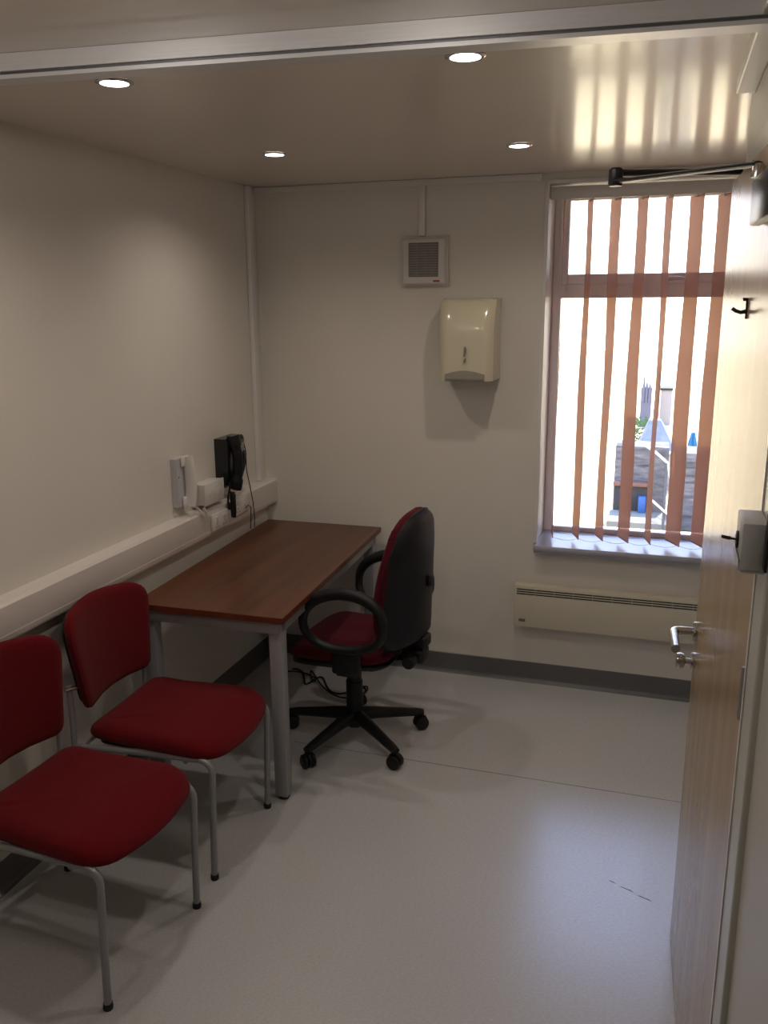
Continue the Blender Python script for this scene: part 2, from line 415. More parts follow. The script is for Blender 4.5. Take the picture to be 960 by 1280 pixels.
# room side is local -y
b = NB(); box(b, -.0012, 0, .001, DTH - .001, .008, 2.054); obj('edge_lipping', b, M['deskedge'], door)
def rose(b, x, z, r=.026):
    lathe(b, [(0, 0), (r, 0), (r, .006), (r - .003, .009), (0, .009)], Matrix.Translation((x, 0, z)) @ Matrix.Rotation(PI / 2, 4, 'X'), 24)
hx, hz = .045, .962
b = NB(); rose(b, hx, hz)
p = [(hx, -.005, hz), (hx, -.04, hz)] + [(hx + .018 * (1 - math.cos(a)), -.04 - .018 * math.sin(a), hz) for a in (0.4, .8, 1.2, 1.57)] + [(hx + .13, -.058, hz), ]
lv = obj('lever_handle', NB(), M['chrome'], door) if False else None
tube(b, p, .011, 12); lv = obj('lever_handle', b, M['chrome'], door)
b = NB(); rose(b, hx, hz - .083, .024)
lathe(b, [(0, .008), (.008, .008), (.008, .022), (.018, .026), (.021, .034), (.019, .044), (0, .047)], Matrix.Translation((hx, 0, hz - .083)) @ Matrix.Rotation(PI / 2, 4, 'X'), 20)
obj('thumb_turn', b, M['chrome'], door)
for z in (.22, 1.18, 1.84):
    b = NB(); tube(b, [(.883, -.004, z - .045), (.883, -.004, z + .045)], .0055, 10); box(b, .868, .880, -.0015, .0005, z - .045, z + .045, .0005); obj('hinge', b, M['greym'], door)
# coat hook on the door
ck = thing('coat_hook', 'small black coat hook screwed high on the beech door', 'hook', P0); ck.rotation_euler = door.rotation_euler
b = NB(); box(b, .472, .482, -.004, -.0003, 1.758, 1.797, .0012); box(b, .472, .482, -.010, -.0003, 1.791, 1.797, .001); obj('backplate', b, M['blackg'], ck)
b = NB(); tube(b, [(.477, -.003, 1.772), (.477, -.012, 1.770), (.477, -.021, 1.773), (.477, -.028, 1.778)], [(.004, .005), (.0035, .004), (.0035, .004), (.0035, .005)], 10); obj('prong', b, M['blackg'], ck)

# door lining and architrave
b = NB()
for (y0, y1) in ((DY0 - .115, DY0 - .003), (DY1 + .003, DY1 + .10)):
    box(b, WR - .010, WR + .012, y0, y1, 0, DZ + .03, .003)
box(b, WR - .008, WR + .012, DY0 - .003, DY1 + .003, DZ + .004, DZ + .06, .003)
box(b, WR + .045, 2.199, DY0, DY0 + .012, 0, DZ); box(b, WR + .045, 2.199, DY1 - .012, DY1, 0, DZ); box(b, WR + .045, 2.199, DY0, DY1, DZ - .008, DZ)
struct('trim_door_frame', b, M['jamb'])
b = NB(); box(b, WR - .0125, WR - .0105, DY0 - .012, DY0 - .001, 0, DZ + .03, .0005); struct('trim_jamb_edge_glint', b, M['white_trim'])  # white strip put in for the light caught along the jamb edge

# overhead closer on the door
cl = thing('door_closer', 'dark metal overhead closer with folded scissor arm on the door top', 'door closer', P0); cl.rotation_euler = door.rotation_euler
b = NB(); box(b, .57, .80, -.022, -.0005, 1.918, 1.996, .005); obj('body', b, M['closer'], cl)
b = NB()
lathe(b, [(0, 0), (.011, 0), (.011, .018), (.008, .022), (0, .022)], Matrix.Translation((.60, -.018, 1.995)), 16); obj('spindle', b, M['chrome'], cl)
inv = (Matrix.Translation(P0) @ Matrix.Rotation(door.rotation_euler.z, 4, 'Z')).inverted()
E1 = inv @ Vector((1.752, -1.905, 2.044)); S1 = Vector((.60, -.018, 2.012))
def flatbar(b, A, B, w, h):
    d = (B - A).normalized(); L_ = (B - A).length; n = 8
    tube(b, [A.lerp(B, t / n) for t in range(n + 1)], [(h, w)] * (n + 1), 10)
b = NB(); flatbar(b, S1 + Vector((0, 0, .004)), E1 + Vector((0, 0, -.008)), .012, .005); obj('main_arm', b, M['closer'], cl)
F1 = inv @ Vector((WR - .012, -1.62, 2.078))
b = NB(); flatbar(b, E1 + Vector((0, 0, .008)), F1, .008, .0075); obj('forearm', b, M['closer'], cl)
b = NB(); lathe(b, [(0, -.018), (.013, -.018), (.015, -.012), (.015, .014), (.011, .018), (0, .018)], Matrix.Translation(E1), 16); obj('elbow_joint', b, M['closer'], cl)
b = NB(); box(b, F1.x - .03, F1.x + .03, F1.y - .012, F1.y + .0005, F1.z - .012, F1.z + .012, .003); obj('frame_bracket', b, M['closer'], cl)

# grey switch box on the frame nearest the camera
gb = thing('lever_switch_box', 'grey metal box with a short black lever on the door frame nearest the camera', 'switch box', (WR - .0105, DY0 - .055, 1.455))
b = NB(); box(b, -.034, .0, -.048, .042, -.037, .033, .003); obj('casing', b, M['greybox'], gb)
b = NB(); lathe(b, [(0, 0), (.013, 0), (.013, .003), (.010, .004), (0, .004)], Matrix.Translation((-.0335, .002, -.004)) @ Matrix.Rotation(-PI / 2, 4, 'Y'), 20); kd = obj('knob', b, M['black'], gb)
b = NB(); tube(b, [(-.036, .002, -.004), (-.044, .002, -.003), (-.0455, .002, -.003), (-.058, .002, -.001)], [.0016, .0016, .0028, .0024], 10); obj('lever', b, M['closer'], kd)
b = NB(); prism(b, [(-.036, -.020), (-.036, -.035), (-.030, -.041), (0, -.041), (0, -.037), (-.03, -.037)], 1, -.046, .046); obj('bottom_lip', b, M['greybox'], gb)
b = NB(); box(b, -.004, -.0002, -.075, -.049, -.03, .05, .001); obj('side_plate', b, M['black'], gb)

# ------------------------------------------------------------------ ceiling downlights and track
dls = [((.584, -1.948), 'recessed white downlight just behind the metal track, nearest the left wall'),
       ((.499, -.86), 'recessed downlight farthest in above the desk by the left wall'),
       ((1.424, -1.893), 'brightest recessed downlight touching the metal track, mid ceiling'),
       ((1.354, -.734), 'recessed downlight in the ceiling in front of the window and extractor fan')]
first = None
for (x, y), lab in dls:
    if first is None:
        first = thing('ceiling_downlight', lab, 'downlight', (x, y, H), 0, 'recessed ceiling downlights')
        b = NB(); lathe(b, [(.034, -.0005), (.044, -.0005), (.044, -.003), (.040, -.006), (.034, -.005), (.034, -.0005)], None, 32); obj('bezel', b, M['chrome'], first)
        b = NB(); lathe(b, [(0, -.0012), (.0335, -.0012), (.0335, -.004), (.02, -.0065), (0, -.0075)], None, 28); obj('lens', b, M['lens'], first)
    else: dup(first, (x, y, H), 0, lab)
    ld = bpy.data.lights.new('downlight_lamp', 'SPOT'); ld.energy = 11; ld.color = (1, .88, .77); ld.spot_size = math.radians(150); ld.spot_blend = .9; ld.shadow_soft_size = .03
    lo = bpy.data.objects.new('downlight_lamp', ld); col.objects.link(lo); lo.location = (x, y, H - .02)

# aluminium track under the ceiling
tA, tB = Vector((0.004, -2.277, 0)), Vector((2.036, -2.108, 0))
tang = math.atan2(tB.y - tA.y, tB.x - tA.x); tl = (tB - tA).length
tr = thing('ceiling_track', 'long brushed aluminium track fixed across the ceiling between the side walls', 'track', (tA.x, tA.y, H), tang)
b = NB(); prism(b, [(0, -.0005), (0, -.034), (-.004, -.036), (.05, -.036), (.05, -.0005)], 0, 0, tl); obj('rail_body', b, M['alu'], tr)
b = NB(); prism(b, [(.004, -.036), (.004, -.042), (.046, -.042), (.046, -.036)], 0, 0.001, tl - .001); obj('groove', b, M['aludark'], tr)
b = NB(); prism(b, [(-.002, -.042), (-.002, -.050), (.05, -.050), (.05, -.042)], 0, 0, tl); obj('lower_lip', b, M['alu'], tr)

# ------------------------------------------------------------------ wall fittings, back wall
fan = thing('extractor_fan', 'square white extractor fan with louvred grille high on back wall', 'fan', (.828, 0, 1.96))
b = NB(); box(b, -.108, .108, -.016, -.0006, -.108, .108, .004); box(b, -.100, .100, -.040, -.014, -.100, .100, .012, 3)
o = obj('housing', b, M['plastic'], fan)
b = NB()
for k in range(13):
    z = -.062 + k * .0108; box(b, -.066, .066, -.0450, -.0415, z, z + .0062)
for x in (-.028, 0.012): box(b, x - .002, x + .002, -.0462, -.0415, -.064, .078)
obj('grille', b, mat('grille_slats', (.30, .28, .25), .5, noise=.1), fan)
b = NB(); box(b, -.068, .068, -.0418, -.0395, -.066, .080, 0); obj('grille_backing', b, M['grille'], fan)
b = NB(); box(b, .045, .075, -.0412, -.0398, -.088, -.081); obj('badge', b, M['redmark'], fan)
b = NB(); box(b, .800, .829, -.020, -.0006, 2.069, H - .028, .003); tag(obj('cable_conduit', b, M['white_trim']), 'short white square conduit dropping from ceiling to the extractor fan', 'conduit')

td = thing('paper_towel_dispenser', 'cream glossy rounded paper towel dispenser on the back wall', 'dispenser', (1.054, 0, 1.45))
b = NB()
# side profile (y,z) swept along x with rounded sides
prof = []
for i in range(15):
    t = i / 14; z = .0 + .335 * t
    y = -.195 + .05 * max(0, (t - .55) / .45) ** 2.2 + .012 * (1 - t)
    prof.append((y, z))
prof += [(-.135, .345), (-.10, .350), (-.004, .350)]
sec = []
nx = 14
for i in range(nx + 1):
    u = -1 + 2 * i / nx
    k = 1 - .16 * abs(u) ** 7
    row = [b.verts.new((.121 * u * (1 - .03 * (1 - z / .35)) , y * k, z)) for (y, z) in prof] + [b.verts.new((.121 * u, -.004, 0))]
    sec.append(row)
npf = len(sec[0])
for i in range(nx):
    for j in range(npf):
        b.faces.new((sec[i][j], sec[i + 1][j], sec[i + 1][(j + 1) % npf], sec[i][(j + 1) % npf]))
b.faces.new(sec[0]); b.faces.new(sec[-1][::-1])
obj('cover', b, M['cream'], td)
b = NB(); out = [(-.088, .0)] + [(-.088 + .176 * i / 12, .030 + .016 * math.sin(PI * i / 12)) for i in range(13)] + [(.088, .0)]
prism(b, out, 1, -.1895, -.1855); obj('paper_slot', b, mat('pale_slot', (.30, .28, .23), .3, noise=.1), td)
b = NB(); box(b, -.084, .084, -.1912, -.1898, .001, .010, .002); obj('slot_shadow_edge', b, M['grille'], td)
b = NB()
for (z0, z1, w) in ((.105, .148, .008), (.080, .098, .008)):
    P = []
    for i in range(9):
        t = i / 8; z = z0 + (z1 - z0) * t
        P.append((.004 * math.sin(t * 2.4) - .002 if z0 > .1 else .002 + .006 * t - .004, -.1935 + .0 * t, z))
    tube(b, P, [(.001, w * .5 * (.5 + .5 * math.sin(PI * min(1, max(0, i / 8)))) + .001) for i in range(9)], 8)
obj('level_window', b, M['grille'], td)

ht = thing('panel_heater', 'long low cream panel heater with top slots under window', 'heater', (1.28, 0, .307))
b = NB(); box(b, 0, 1.05, -.080, -.030, 0, .203, .004); box(b, 0.02, 1.03, -.031, -.001, .02, .18); obj('casing', b, M['heater'], ht)
for k, z in enumerate((.184, .173, .162)):
    b = NB(); 
    for j in range(12): box(b, .012 + .086 * j, .012 + .086 * j + .0845, -.0806, -.0790, z - .0032, z + .0022)
    obj('vent_slots', b, M['slot'], ht, False)
b = NB(); box(b, .025, .055, -.0812, -.0795, .026, .040, .001); obj('badge', b, M['grille'], ht)

# ------------------------------------------------------------------ dado trunking and left wall fittings
b = NB()
tp = [(.0006, .935), (.050, .930), (.058, .922), (.060, .822), (.056, .812), (.0006, .806)]
prism(b, tp, 1, -5.2, -.001); box(b, .0590, .0606, -5.2, -.001, .832, .835)
tag(obj('dado_trunking', b, M['trunk'], None), 'long white dado cable trunking running along the left wall', 'trunking')

def plate(name, label, y0, y1, z0, z1, x, depth, switches, group=None):
    t = thing(name, label, 'socket', (x, (y0 + y1) / 2, (z0 + z1) / 2), 0, group)
    w, h = (y1 - y0) / 2, (z1 - z0) / 2
    b = NB(); box(b, 0.0002, depth, -w, w, -h, h, .003); obj('faceplate', b, M['plastic'], t)
    for u in switches:
        b = NB(); box(b, depth - .001, depth + .003, w * u - .006, w * u + .006, h * .25, h * .25 + .016, .001); obj('rocker', b, M['plastic'], t)
        b = NB()
        for (du, dz) in ((0, -.006), (-.011, -.020), (.011, -.020)): box(b, depth - .001, depth + .0004, w * u + du - .003, w * u + du + .003, dz - .004, dz + .002)
        obj('pin_holes', b, M['grille'], t, False)
    return t
plate('double_socket', 'white double socket on trunking below the switch box and left of the black handset', -.69, -.55, .830, .904, .0606, .012, (-.5, .5))
plate('double_socket', 'white double socket on trunking at right of the black handset, cable plugged in', -.49, -.35, .848, .924, .0606, .012, (-.5, .5))
sb = thing('switch_box', 'white surface switch box on top edge of trunking between the two wall phones', 'switch', (.0008, -.655, 1.0))
b = NB(); box(b, 0, .062, -.082, .082, -.045, .045, .003); obj('back_box', b, M['plastic'], sb)
b = NB(); box(b, .061, .069, -.084, .084, -.047, .047, .002); obj('faceplate', b, M['plastic'], sb)
for u in (-.04, 0.0, .04):
    b = NB(); box(b, .0685, .0715, u - .006, u + .006, -.012, .012, .001); obj('rocker', b, M['trunk'], sb)

# white intercom handset
ph = thing('wall_intercom_phone', 'white slim intercom handset on the left wall above the trunking', 'phone', (.0006, -.838, 1.078))
b = NB(); prism(b, [(-.044, -.098), (.044, -.098), (.044, .100), (-.044, .100)], 0, 0, .028); obj('base', b, mat('lavender_plastic', (.50, .49, .52), .35, noise=.03), ph)
b = NB(); N_ = 12; P = [(.0475 + .010 * math.sin(PI * i / N_) ** .8, .012, -.100 + .205 * i / N_) for i in range(N_ + 1)]
box(b, .029, .040, -.016, .040, -.104, -.060, .005); box(b, .029, .040, -.016, .040, .065, .108, .005)
tube(b, P, [(.011, .026)] * (N_ + 1), 14); obj('handset', b, M['white_trim'], ph)
b = NB(); box(b, .0265, .0285, -.036, -.026, .02, .028, .0005); obj('button', b, M['grille'], ph)
b = NB()
P = []
for i in range(240):
    t = i / 239
    if t < .5: c = Vector((.050, .03, -.098)).lerp(Vector((.078, .105, -.185)), t * 2)
    else: c = Vector((.078, .105, -.185)).lerp(Vector((.074, .075, -.125)), (t - .5) * 2)
    P.append((c.x + .005 * math.cos(i * .9), c.y, c.z + .005 * math.sin(i * .9)))
tube(b, P, .0019, 6); obj('coiled_cord', b, M['white_trim'], ph)

# black wall phone
bp_ = thing('wall_phone', 'black wall mounted telephone with handset above the sockets', 'phone', (.0006, -.435, 1.10))
b = NB(); prism(b, [(.0, -.115), (.042, -.115), (.062, -.06), (.066, .09), (.058, .105), (0, .105)], 1, -.080, .080)
obj('body', b, M['blackg'], bp_)
b = NB(); prism(b, [(.062, -.045), (.0655, .085), (.069, .085), (.0665, -.045)], 1, 0.0, .075); obj('keypad_panel', b, mat('grey_keypad', (.07, .068, .066), .35, noise=.2, nscale=60), bp_)
b = NB()
for r_ in range(4):
    for c_ in range(3): box(b, .0655, .0705, .014 + c_ * .020, .026 + c_ * .020, -.036 + r_ * .016, -.026 + r_ * .016, .001)
obj('keys', b, mat('key_grey', (.05, .05, .05), .4, noise=.1), bp_)
b = NB(); box(b, .0680, .0700, .030, .072, .030, .072, .0005); obj('label_strip', b, mat('card_strip', (.3, .29, .27), .5, noise=.1), bp_)
b = NB(); n_ = 18; P = [(.074 + .022 * math.sin(PI * i / n_) , -.045, -.120 + .235 * i / n_) for i in range(n_ + 1)]
tube(b, P, [((.020 if 3 < i < n_ - 3 else .028), (.024 if 3 < i < n_ - 3 else .030)) for i in range(n_ + 1)], 14); obj('handset', b, M['black'], bp_)
b = NB(); box(b, .04, .055, -.035, -.02, .100, .113, .003); obj('hook', b, M['black'], bp_)
b = NB(); P = []
for i in range(300):
    t = i / 299; y = -.03 + .09 * math.sin(PI * t * .5); z = -.10 + .13 * t; x = .085 - .01 * t
    P.append((x + .006 * math.cos(t * 130), y + .003, z + .006 * math.sin(t * 130)))
tube(b, P, .0022, 6); obj('coiled_cord', b, M['black'], bp_)
b = NB(); tube(b, [(.062, .072, .10), (.072, .080, .03), (.074, .076, -.06), (.078, .095, -.14), (.08, .115, -.22), (.078, .128, -.30), (.074, .13, -.345)], .0022, 6); obj('line_cord', b, M['black'], bp_)

# black adaptor / handheld hanging at the sockets
ad = thing('power_adaptor', 'slim black plug adaptor hanging on its lead below the black phone', 'adaptor', (.090, -.535, .93))
b = NB(); tube(b, [(0, 0, .045), (.0, 0, .03), (.001, 0, -.04), (.0, 0, -.07)], [(.007, .010), (.011, .014), (.011, .014), (.008, .012)], 12); obj('case', b, M['black'], ad)
b = NB(); tube(b, [(-.006, -.008, .075), (-.012, -.018, .03), (-.012, -.022, 0), (-.008, -.010, -.02)], .005, 8); tube(b, [(-.01, -.006, .09), (-.008, -.010, .05), (0, 0, .03)], .004, 8); obj('lead', b, M['black'], ad)
b = NB(); box(b, -.024, -.006, -.012, .012, -.035, -.005, .003); obj('plug', b, M['black'], ad)
b = NB(); tube(b, [(.074, -.385, .868), (.082, -.372, .878), (.084, -.350, .862), (.078, -.345, .80), (.074, -.345, .757)], .0022, 8)
tag(obj('socket_lead', b, M['black']), 'thin dark lead looping from the right socket down to the desk', 'cable')

# cables trailing on floor under desk
b = NB(); P = []
for i in range(50):
    t = i / 49; P.append((.20 + .42 * t + .03 * math.sin(t * 9), -.26 - .12 * t + .06 * math.sin(t * 14 + 1), .005))
tube(b, P, .0045, 6); tube(b, [(p[0] + .06 * math.sin(i * .2), p[1] - .05 * math.cos(i * .17), .0135) for i, p in enumerate(P)], .004, 6)
tube(b, [(.095, -.16, .005), (.10, -.16, .3), (.09, -.12, .70)], .005, 6)
tag(obj('floor_cables', b, M['rubber']), 'tangled dark cables lying on the floor under the desk', 'cable')

# ------------------------------------------------------------------ desk
dk = thing('desk', 'small walnut laminate desk on grey steel legs in the back left corner', 'desk', (.675, -1.320, 0), math.radians(.8))
# local: x from -.60 to 0, y from 0 to 1.27
TZ = .73
b = NB(); box(b, -.592, 0, 0, 1.27, TZ - .024, TZ, .0015); top_ = obj('desktop', b, M['desk'], dk, False)
b = NB()
box(b, -.592, 0, -.0012, 0, TZ - .023, TZ - .001); box(b, 0, .0012, 0, 1.27, TZ - .023, TZ - .001); obj('edge_band', b, M['deskedge'], top_, False)
b = NB(); box(b, -.56, -.03, .018, .040, TZ - .070, TZ - .024, .002); box(b, -.56, -.03, 1.23, 1.252, TZ - .070, TZ - .024, .002)
box(b, -.040, -.018, .04, 1.23, TZ - .070, TZ - .024, .002); box(b, -.574, -.552, .04, 1.23, TZ - .070, TZ - .024, .002); obj('underframe', b, M['deskm'], dk)
for (x, y) in ((-.068, .028), (-.576, .028), (-.068, 1.196), (-.576, 1.196)):
    b = NB(); box(b, x, x + .050, y, y + .050, .014, TZ - .0245, .004); lg = obj('leg', b, M['deskm'], dk)
    b = NB(); lathe(b, [(0, 0), (.020, 0), (.022, .004), (.022, .014), (0, .014)], Matrix.Translation((x + .025, y + .025, 0)), 16); obj('foot', b, M['rubber'], lg)

for _o in list(dk.children_recursive):      # the frame stands very slightly racked
    for _v in _o.data.vertices: _v.co.x -= .028 * _v.co.y

# ------------------------------------------------------------------ visitor chairs
def visitor_chair(label, loc, rz=0):
    t = thing('visitor_chair', label, 'chair', loc, rz, 'red visitor chairs along the left wall')
    HY = .208
    # seat cushion
    ol = rounded_outline([(-.20, -.205), (.262, -.232), (.300, 0), (.262, .232), (-.20, .205)], [.05, .10, .10, .10, .05], 7)
    b = NB()
    def w(u, v, q): return Vector((u, v, .418 + q * (1 - .25 * max(0, (u - .18) / .12)) - .022 * max(0, (u - .14) / .16) ** 2 + .006 * (u < -.1) - .006 * math.cos(v / .23 * PI / 2) * (q > .03)))
    pad(b, ol, .062, .026, .010, w); obj('seat', b, M['red'], t)
    b = NB(); ol2 = [(p[0] * .90 + .004, p[1] * .90) for p in ol]; prism(b, ol2, 2, .410, .420); obj('seat_base', b, M['black'], t)
    # backrest
    ol = rounded_outline([(-.186, 0), (.186, 0), (.236, .318), (0, .345), (-.236, .318)], [.04, .04, .085, .08, .085], 7)
    def wb(u, v, q):
        zz = .512 + v; lean = -.250 - (v) * .12
        return Vector((lean + .055 * (abs(u) / .23) ** 2 + q, u, zz + .010 * (1 - (u / .2) ** 2) * (1 if v < .05 else 0)))
    b = NB(); pad(b, ol, .042, .016, .004, wb); bk = obj('backrest', b, M['red'], t)
    b = NB(); pad(b, [(p[0] * .93, .165 + (p[1] - .165) * .93) for p in ol], .010, .004, 0, lambda u, v, q: wb(u, v, q - .009)); obj('back_shell', b, M['black'], bk)
    for s in (-1, 1):
        y = s * HY
        b = NB()
        pts = [(.238, y, .012), (.244, y, .2), (.252, y, .376)] + [(.252 - .042 * (1 - math.cos(a)), y, .376 + .042 * math.sin(a)) for a in (.3, .6, .9, 1.2, 1.5)] 
        tube(b, pts, .0105, 12); lg = obj('front_leg', b, M['greym'], t)
        b = NB(); lathe(b, [(0, 0), (.0125, 0), (.0135, .006), (.0125, .018), (0, .018)], Matrix.Translation((.238, y, 0)), 14); obj('rubber_foot', b, M['rubber'], lg)
        b = NB(); tube(b, [(.213, y, .418), (.0, y, .413), (-.17, s * .212, .405), (-.236, s * .212, .400)], .0105, 12); obj('side_rail', b, M['greym'], t)
        b = NB()
        tube(b, [(-.256, s * .213, .012), (-.246, s * .213, .2), (-.238, s * .213, .39), (-.234, s * .213, .50), (-.236, s * .213, .612)], [(.010, .010), (.010, .010), (.011, .009), (.012, .008), (.012, .008)], 12); lg = obj('rear_leg', b, M['greym'], t)
        b = NB(); lathe(b, [(0, 0), (.0125, 0), (.0135, .006), (.0125, .018), (0, .018)], Matrix.Translation((-.256, s * .213, 0)), 14); obj('rubber_foot', b, M['rubber'], lg)
        b = NB(); tube(b, [(-.238, s * (HY + .022), .604), (-.216, s * (HY - .025), .600)], .0075, 10); obj('back_bolt', b, M['chrome'], t)
    for x in (-.21, .16):
        b = NB(); tube(b, [(x, -HY, .404), (x, HY, .404)], .009, 10); obj('cross_bar', b, M['greym'], t)
    return t
vc = visitor_chair('red fabric visitor chair nearest the camera, cut by the left picture edge', (.3730, -2.092, 0), math.radians(-3.6))
dup(vc, (.368, -1.562, 0), math.radians(1.4), 'red fabric visitor chair standing right beside the desk front leg')

# ------------------------------------------------------------------ swivel chair
SC = Vector((.735, -.77, 0))
sw = thing('office_swivel_chair', 'maroon office swivel chair with black loop arms pulled up to the desk', 'office chair', SC, PI - math.radians(4))
# local frame: +x = forward (towards the desk), y lateral
def aC(a, r): return (r * math.cos(a), r * math.sin(a))
base_rot = math.radians(34) - (PI - math.radians(4))
b = NB(); lathe(b, [(0, .062), (.030, .062), (.040, .075), (.040, .115), (.032, .135), (.028, .14), (0, .14)], None, 20)
for k in range(5):
    a = base_rot + k * 2 * PI / 5; c, s_ = math.cos(a), math.sin(a)
    P = [(c * r, s_ * r, z) for r, z in ((.02, .112), (.10, .104), (.20, .090), (.27, .080), (.30, .074))]
    tube(b, P, [(.030, .030), (.025, .026), (.020, .022), (.017, .020), (.015, .017)], 10)
obj('star_base', b, M['black'], sw)
for k in range(5):
    a = base_rot + k * 2 * PI / 5; c, s_ = math.cos(a), math.sin(a); off = random.uniform(0, 6.28)
    cx, cy = c * .292, s_ * .292
    b = NB()
    for q in (-1, 1):
        mt = Matrix.Translation((cx, cy, .0286)) @ Matrix.Rotation(off, 4, 'Z') @ Matrix.Translation((0, q * .0165, 0)) @ Matrix.Rotation(PI / 2, 4, 'X')
        lathe(b, [(0, -.010), (.022, -.010), (.0285, -.005), (.0285, .005), (.022, .010), (0, .010)], mt, 20)
    lathe(b, [(0, .028), (.008, .028), (.008, .085), (0, .085)], Matrix.Translation((cx, cy, 0)), 10)
    mt = Matrix.Translation((cx, cy, .034)) @ Matrix.Rotation(off, 4, 'Z') @ Matrix.Rotation(PI / 2, 4, 'X')
    lathe(b, [(0, -.006), (.029, -.006), (.031, 0), (.029, .006), (0, .006)], mt, 20)
    obj('castor', b, M['black'], sw)
b = NB(); lathe(b, [(0, .13), (.035, .13), (.035, .265), (.031, .268), (.031, .345), (.026, .348), (.018, .35), (.018, .40), (0, .40)], None, 22); obj('gas_lift', b, M['black'], sw)
b = NB(); box(b, -.10, .08, -.06, .06, .378, .408, .008); tube(b, [(-.02, .05, .39), (-.03, .14, .385), (-.03, .19, .375)], .005, 8); tube(b, [(.0, -.05, .39), (.02, -.09, .372), (.03, -.092, .352)], .004, 8); obj('tilt_mechanism', b, M['black'], sw)
# seat
ol = rounded_outline([(-.215, -.20), (.20, -.235), (.235, 0), (.20, .235), (-.215, .20)], [.10, .11, .10, .11, .10], 7)
def ws(u, v, q): return Vector((u, v, .425 + q - .030 * max(0, (u - .10) / .13) ** 2 - .010 * math.cos(v / .24 * PI / 2) * (q > .03)))
b = NB(); pad(b, ol, .066, .026, .010, ws); obj('seat', b, M['maroon'], sw)
b = NB(); pad(b, [(p[0] * .97, p[1] * .97) for p in ol], .030, .014, 0, lambda u, v, q: Vector((u, v, .402 + q * .9 - .030 * max(0, (u - .10) / .13) ** 2))); obj('seat_shell', b, M['black'], sw)
# backrest: tall pad tapering to the top
ol = rounded_outline([(-.195, -.03), (.195, -.03), (.222, .15), (.200, .38), (.12, .50), (-.12, .50), (-.200, .38), (-.222, .15)], [.055, .055, .08, .09, .09, .09, .09, .08], 5)
def wbk(u, v, q):
    x = -.245 - v * .085 + .010 * math.sin(PI * min(v, .36) / .36) + .036 * (abs(u) / .22) ** 2.2
    if v >= .36: x -= 0.0
    return Vector((x + q, u, .515 + v))
b = NB(); pad(b, ol, .050, .018, .006, wbk); bk = obj('backrest', b, M['maroon'], sw)
b = NB(); pad(b, [(p[0] * 1.0, p[1]) for p in ol], .034, .020, 0, lambda u, v, q: wbk(u, v, .030 - q - .068 * (q / .034) * (1 - min(1, abs(u) / .205) ** 3) * (.38 + .62 * min(1, max(0, .5 - v) / .30)))); obj('back_shell', b, M['black'], bk)
b = NB(); tube(b, [(-.05, 0, .395), (-.16, 0, .392), (-.235, 0, .405), (-.272, 0, .45), (-.275, 0, .56), (-.275, 0, .60)], [(.010, .035)] * 3 + [(.012, .036)] * 3, 12)
box(b, -.315, -.225, -.045, .045, .395, .455, .015, 3); box(b, -.325, -.262, -.04, .04, .46, .51, .012, 3); obj('back_support', b, M['black'], sw)
b = NB(); lathe(b, [(0, -.026), (.022, -.026), (.027, -.018), (.027, .018), (.022, .026), (0, .026)], Matrix.Translation((-.275, .085, .425)) @ Matrix.Rotation(PI / 2, 4, 'X'), 18)
tube(b, [(-.275, .03, .425), (-.275, .085, .425)], .010, 10); obj('tilt_wheel', b, M['black'], sw)
b = NB(); lathe(b, [(0, 0), (.022, 0), (.024, .005), (.018, .014), (0, .018)], Matrix.Translation((-.326, 0, .735)) @ Matrix.Rotation(-PI / 2, 4, 'Y'), 18); obj('adjuster_knob', b, M['black'], sw)
# loop arms
for s in (-1, 1):
    b = NB(); P = []; R_ = []
    for i in range(40):
        a = 2 * PI * i / 40
        ca, sa = math.cos(a), math.sin(a)
        ex = .165 * math.copysign(abs(ca) ** .9, ca); ez = .117 * math.copysign(abs(sa) ** .9, sa)
        x = -.075 + ex; z = .622 + ez - .10 * ex * (1 if ex > 0 else .35)
        y = s * (.272 - .035 * max(0, (.60 - z) / .12))
        P.append((x, y, z)); R_.append((.0185 + .001 * max(0, sa), .0170 + .007 * max(0, sa)))
    tube(b, P, R_, 12, closed=True)
    ar = obj('armrest', b, M['black'], sw)
    b = NB(); box(b, -.13, -.01, s * .228 - .014, s * .228 + .014, .395, .515, .012, 3); box(b, -.11, -.03, min(s * .24, s * .08), max(s * .24, s * .08), .390, .408, .005); obj('arm_bracket', b, M['black'], ar)

# ------------------------------------------------------------------ outside, seen through the slats
GZ = -.72
b = NB(); box(b, -8, 14, .45, 40, GZ - .2, GZ); struct('ground_yard', b, mat('sunlit_yard', (.42, .33, .18), .9, noise=.1, nscale=1, spec=.1))
# unseen overhang, added above the window only to cut off the high sun
b = NB(); prism(b, [(.32, 2.62), (1.035, 2.59), (1.035, 2.68), (.32, 2.95)], 0, .2, 4.2); struct('added_sun_blocker', b, M['render'])
# stone retaining wall in two heights
b = NB(); box(b, 1.42, 1.99, 6.0, 6.4, GZ, .19, .01); box(b, 2.06, 4.2, 5.9, 6.4, GZ, .155, .02)
tag(obj('stone_wall', b, M['stone'], None, False), 'dark rubble stone garden wall outside beyond the window slats', 'wall')
sh = thing('garden_store', 'dark open store with rusty lintel in front of the stone wall outside', 'store', (1.60, 5.95, GZ))
b = NB(); box(b, -.16, .20, -.05, .04, .0, .48); obj('dark_opening', b, M['shedin'], sh)
b = NB(); box(b, -.18, .24, -.09, .04, .48, .515, .004); obj('lintel', b, M['lintel'], sh)
b = NB(); box(b, -.20, .50, -.60, -.06, .0, .20, .01); obj('front_slab', b, M['yard'], sh)
b = NB(); box(1 and b, 1.70, 1.78, 5.80, 5.88, -.52, -.34, .008); tag(obj('blue_crate', b, M['bluecrate']), 'small blue container standing in the garden store outside', 'container')
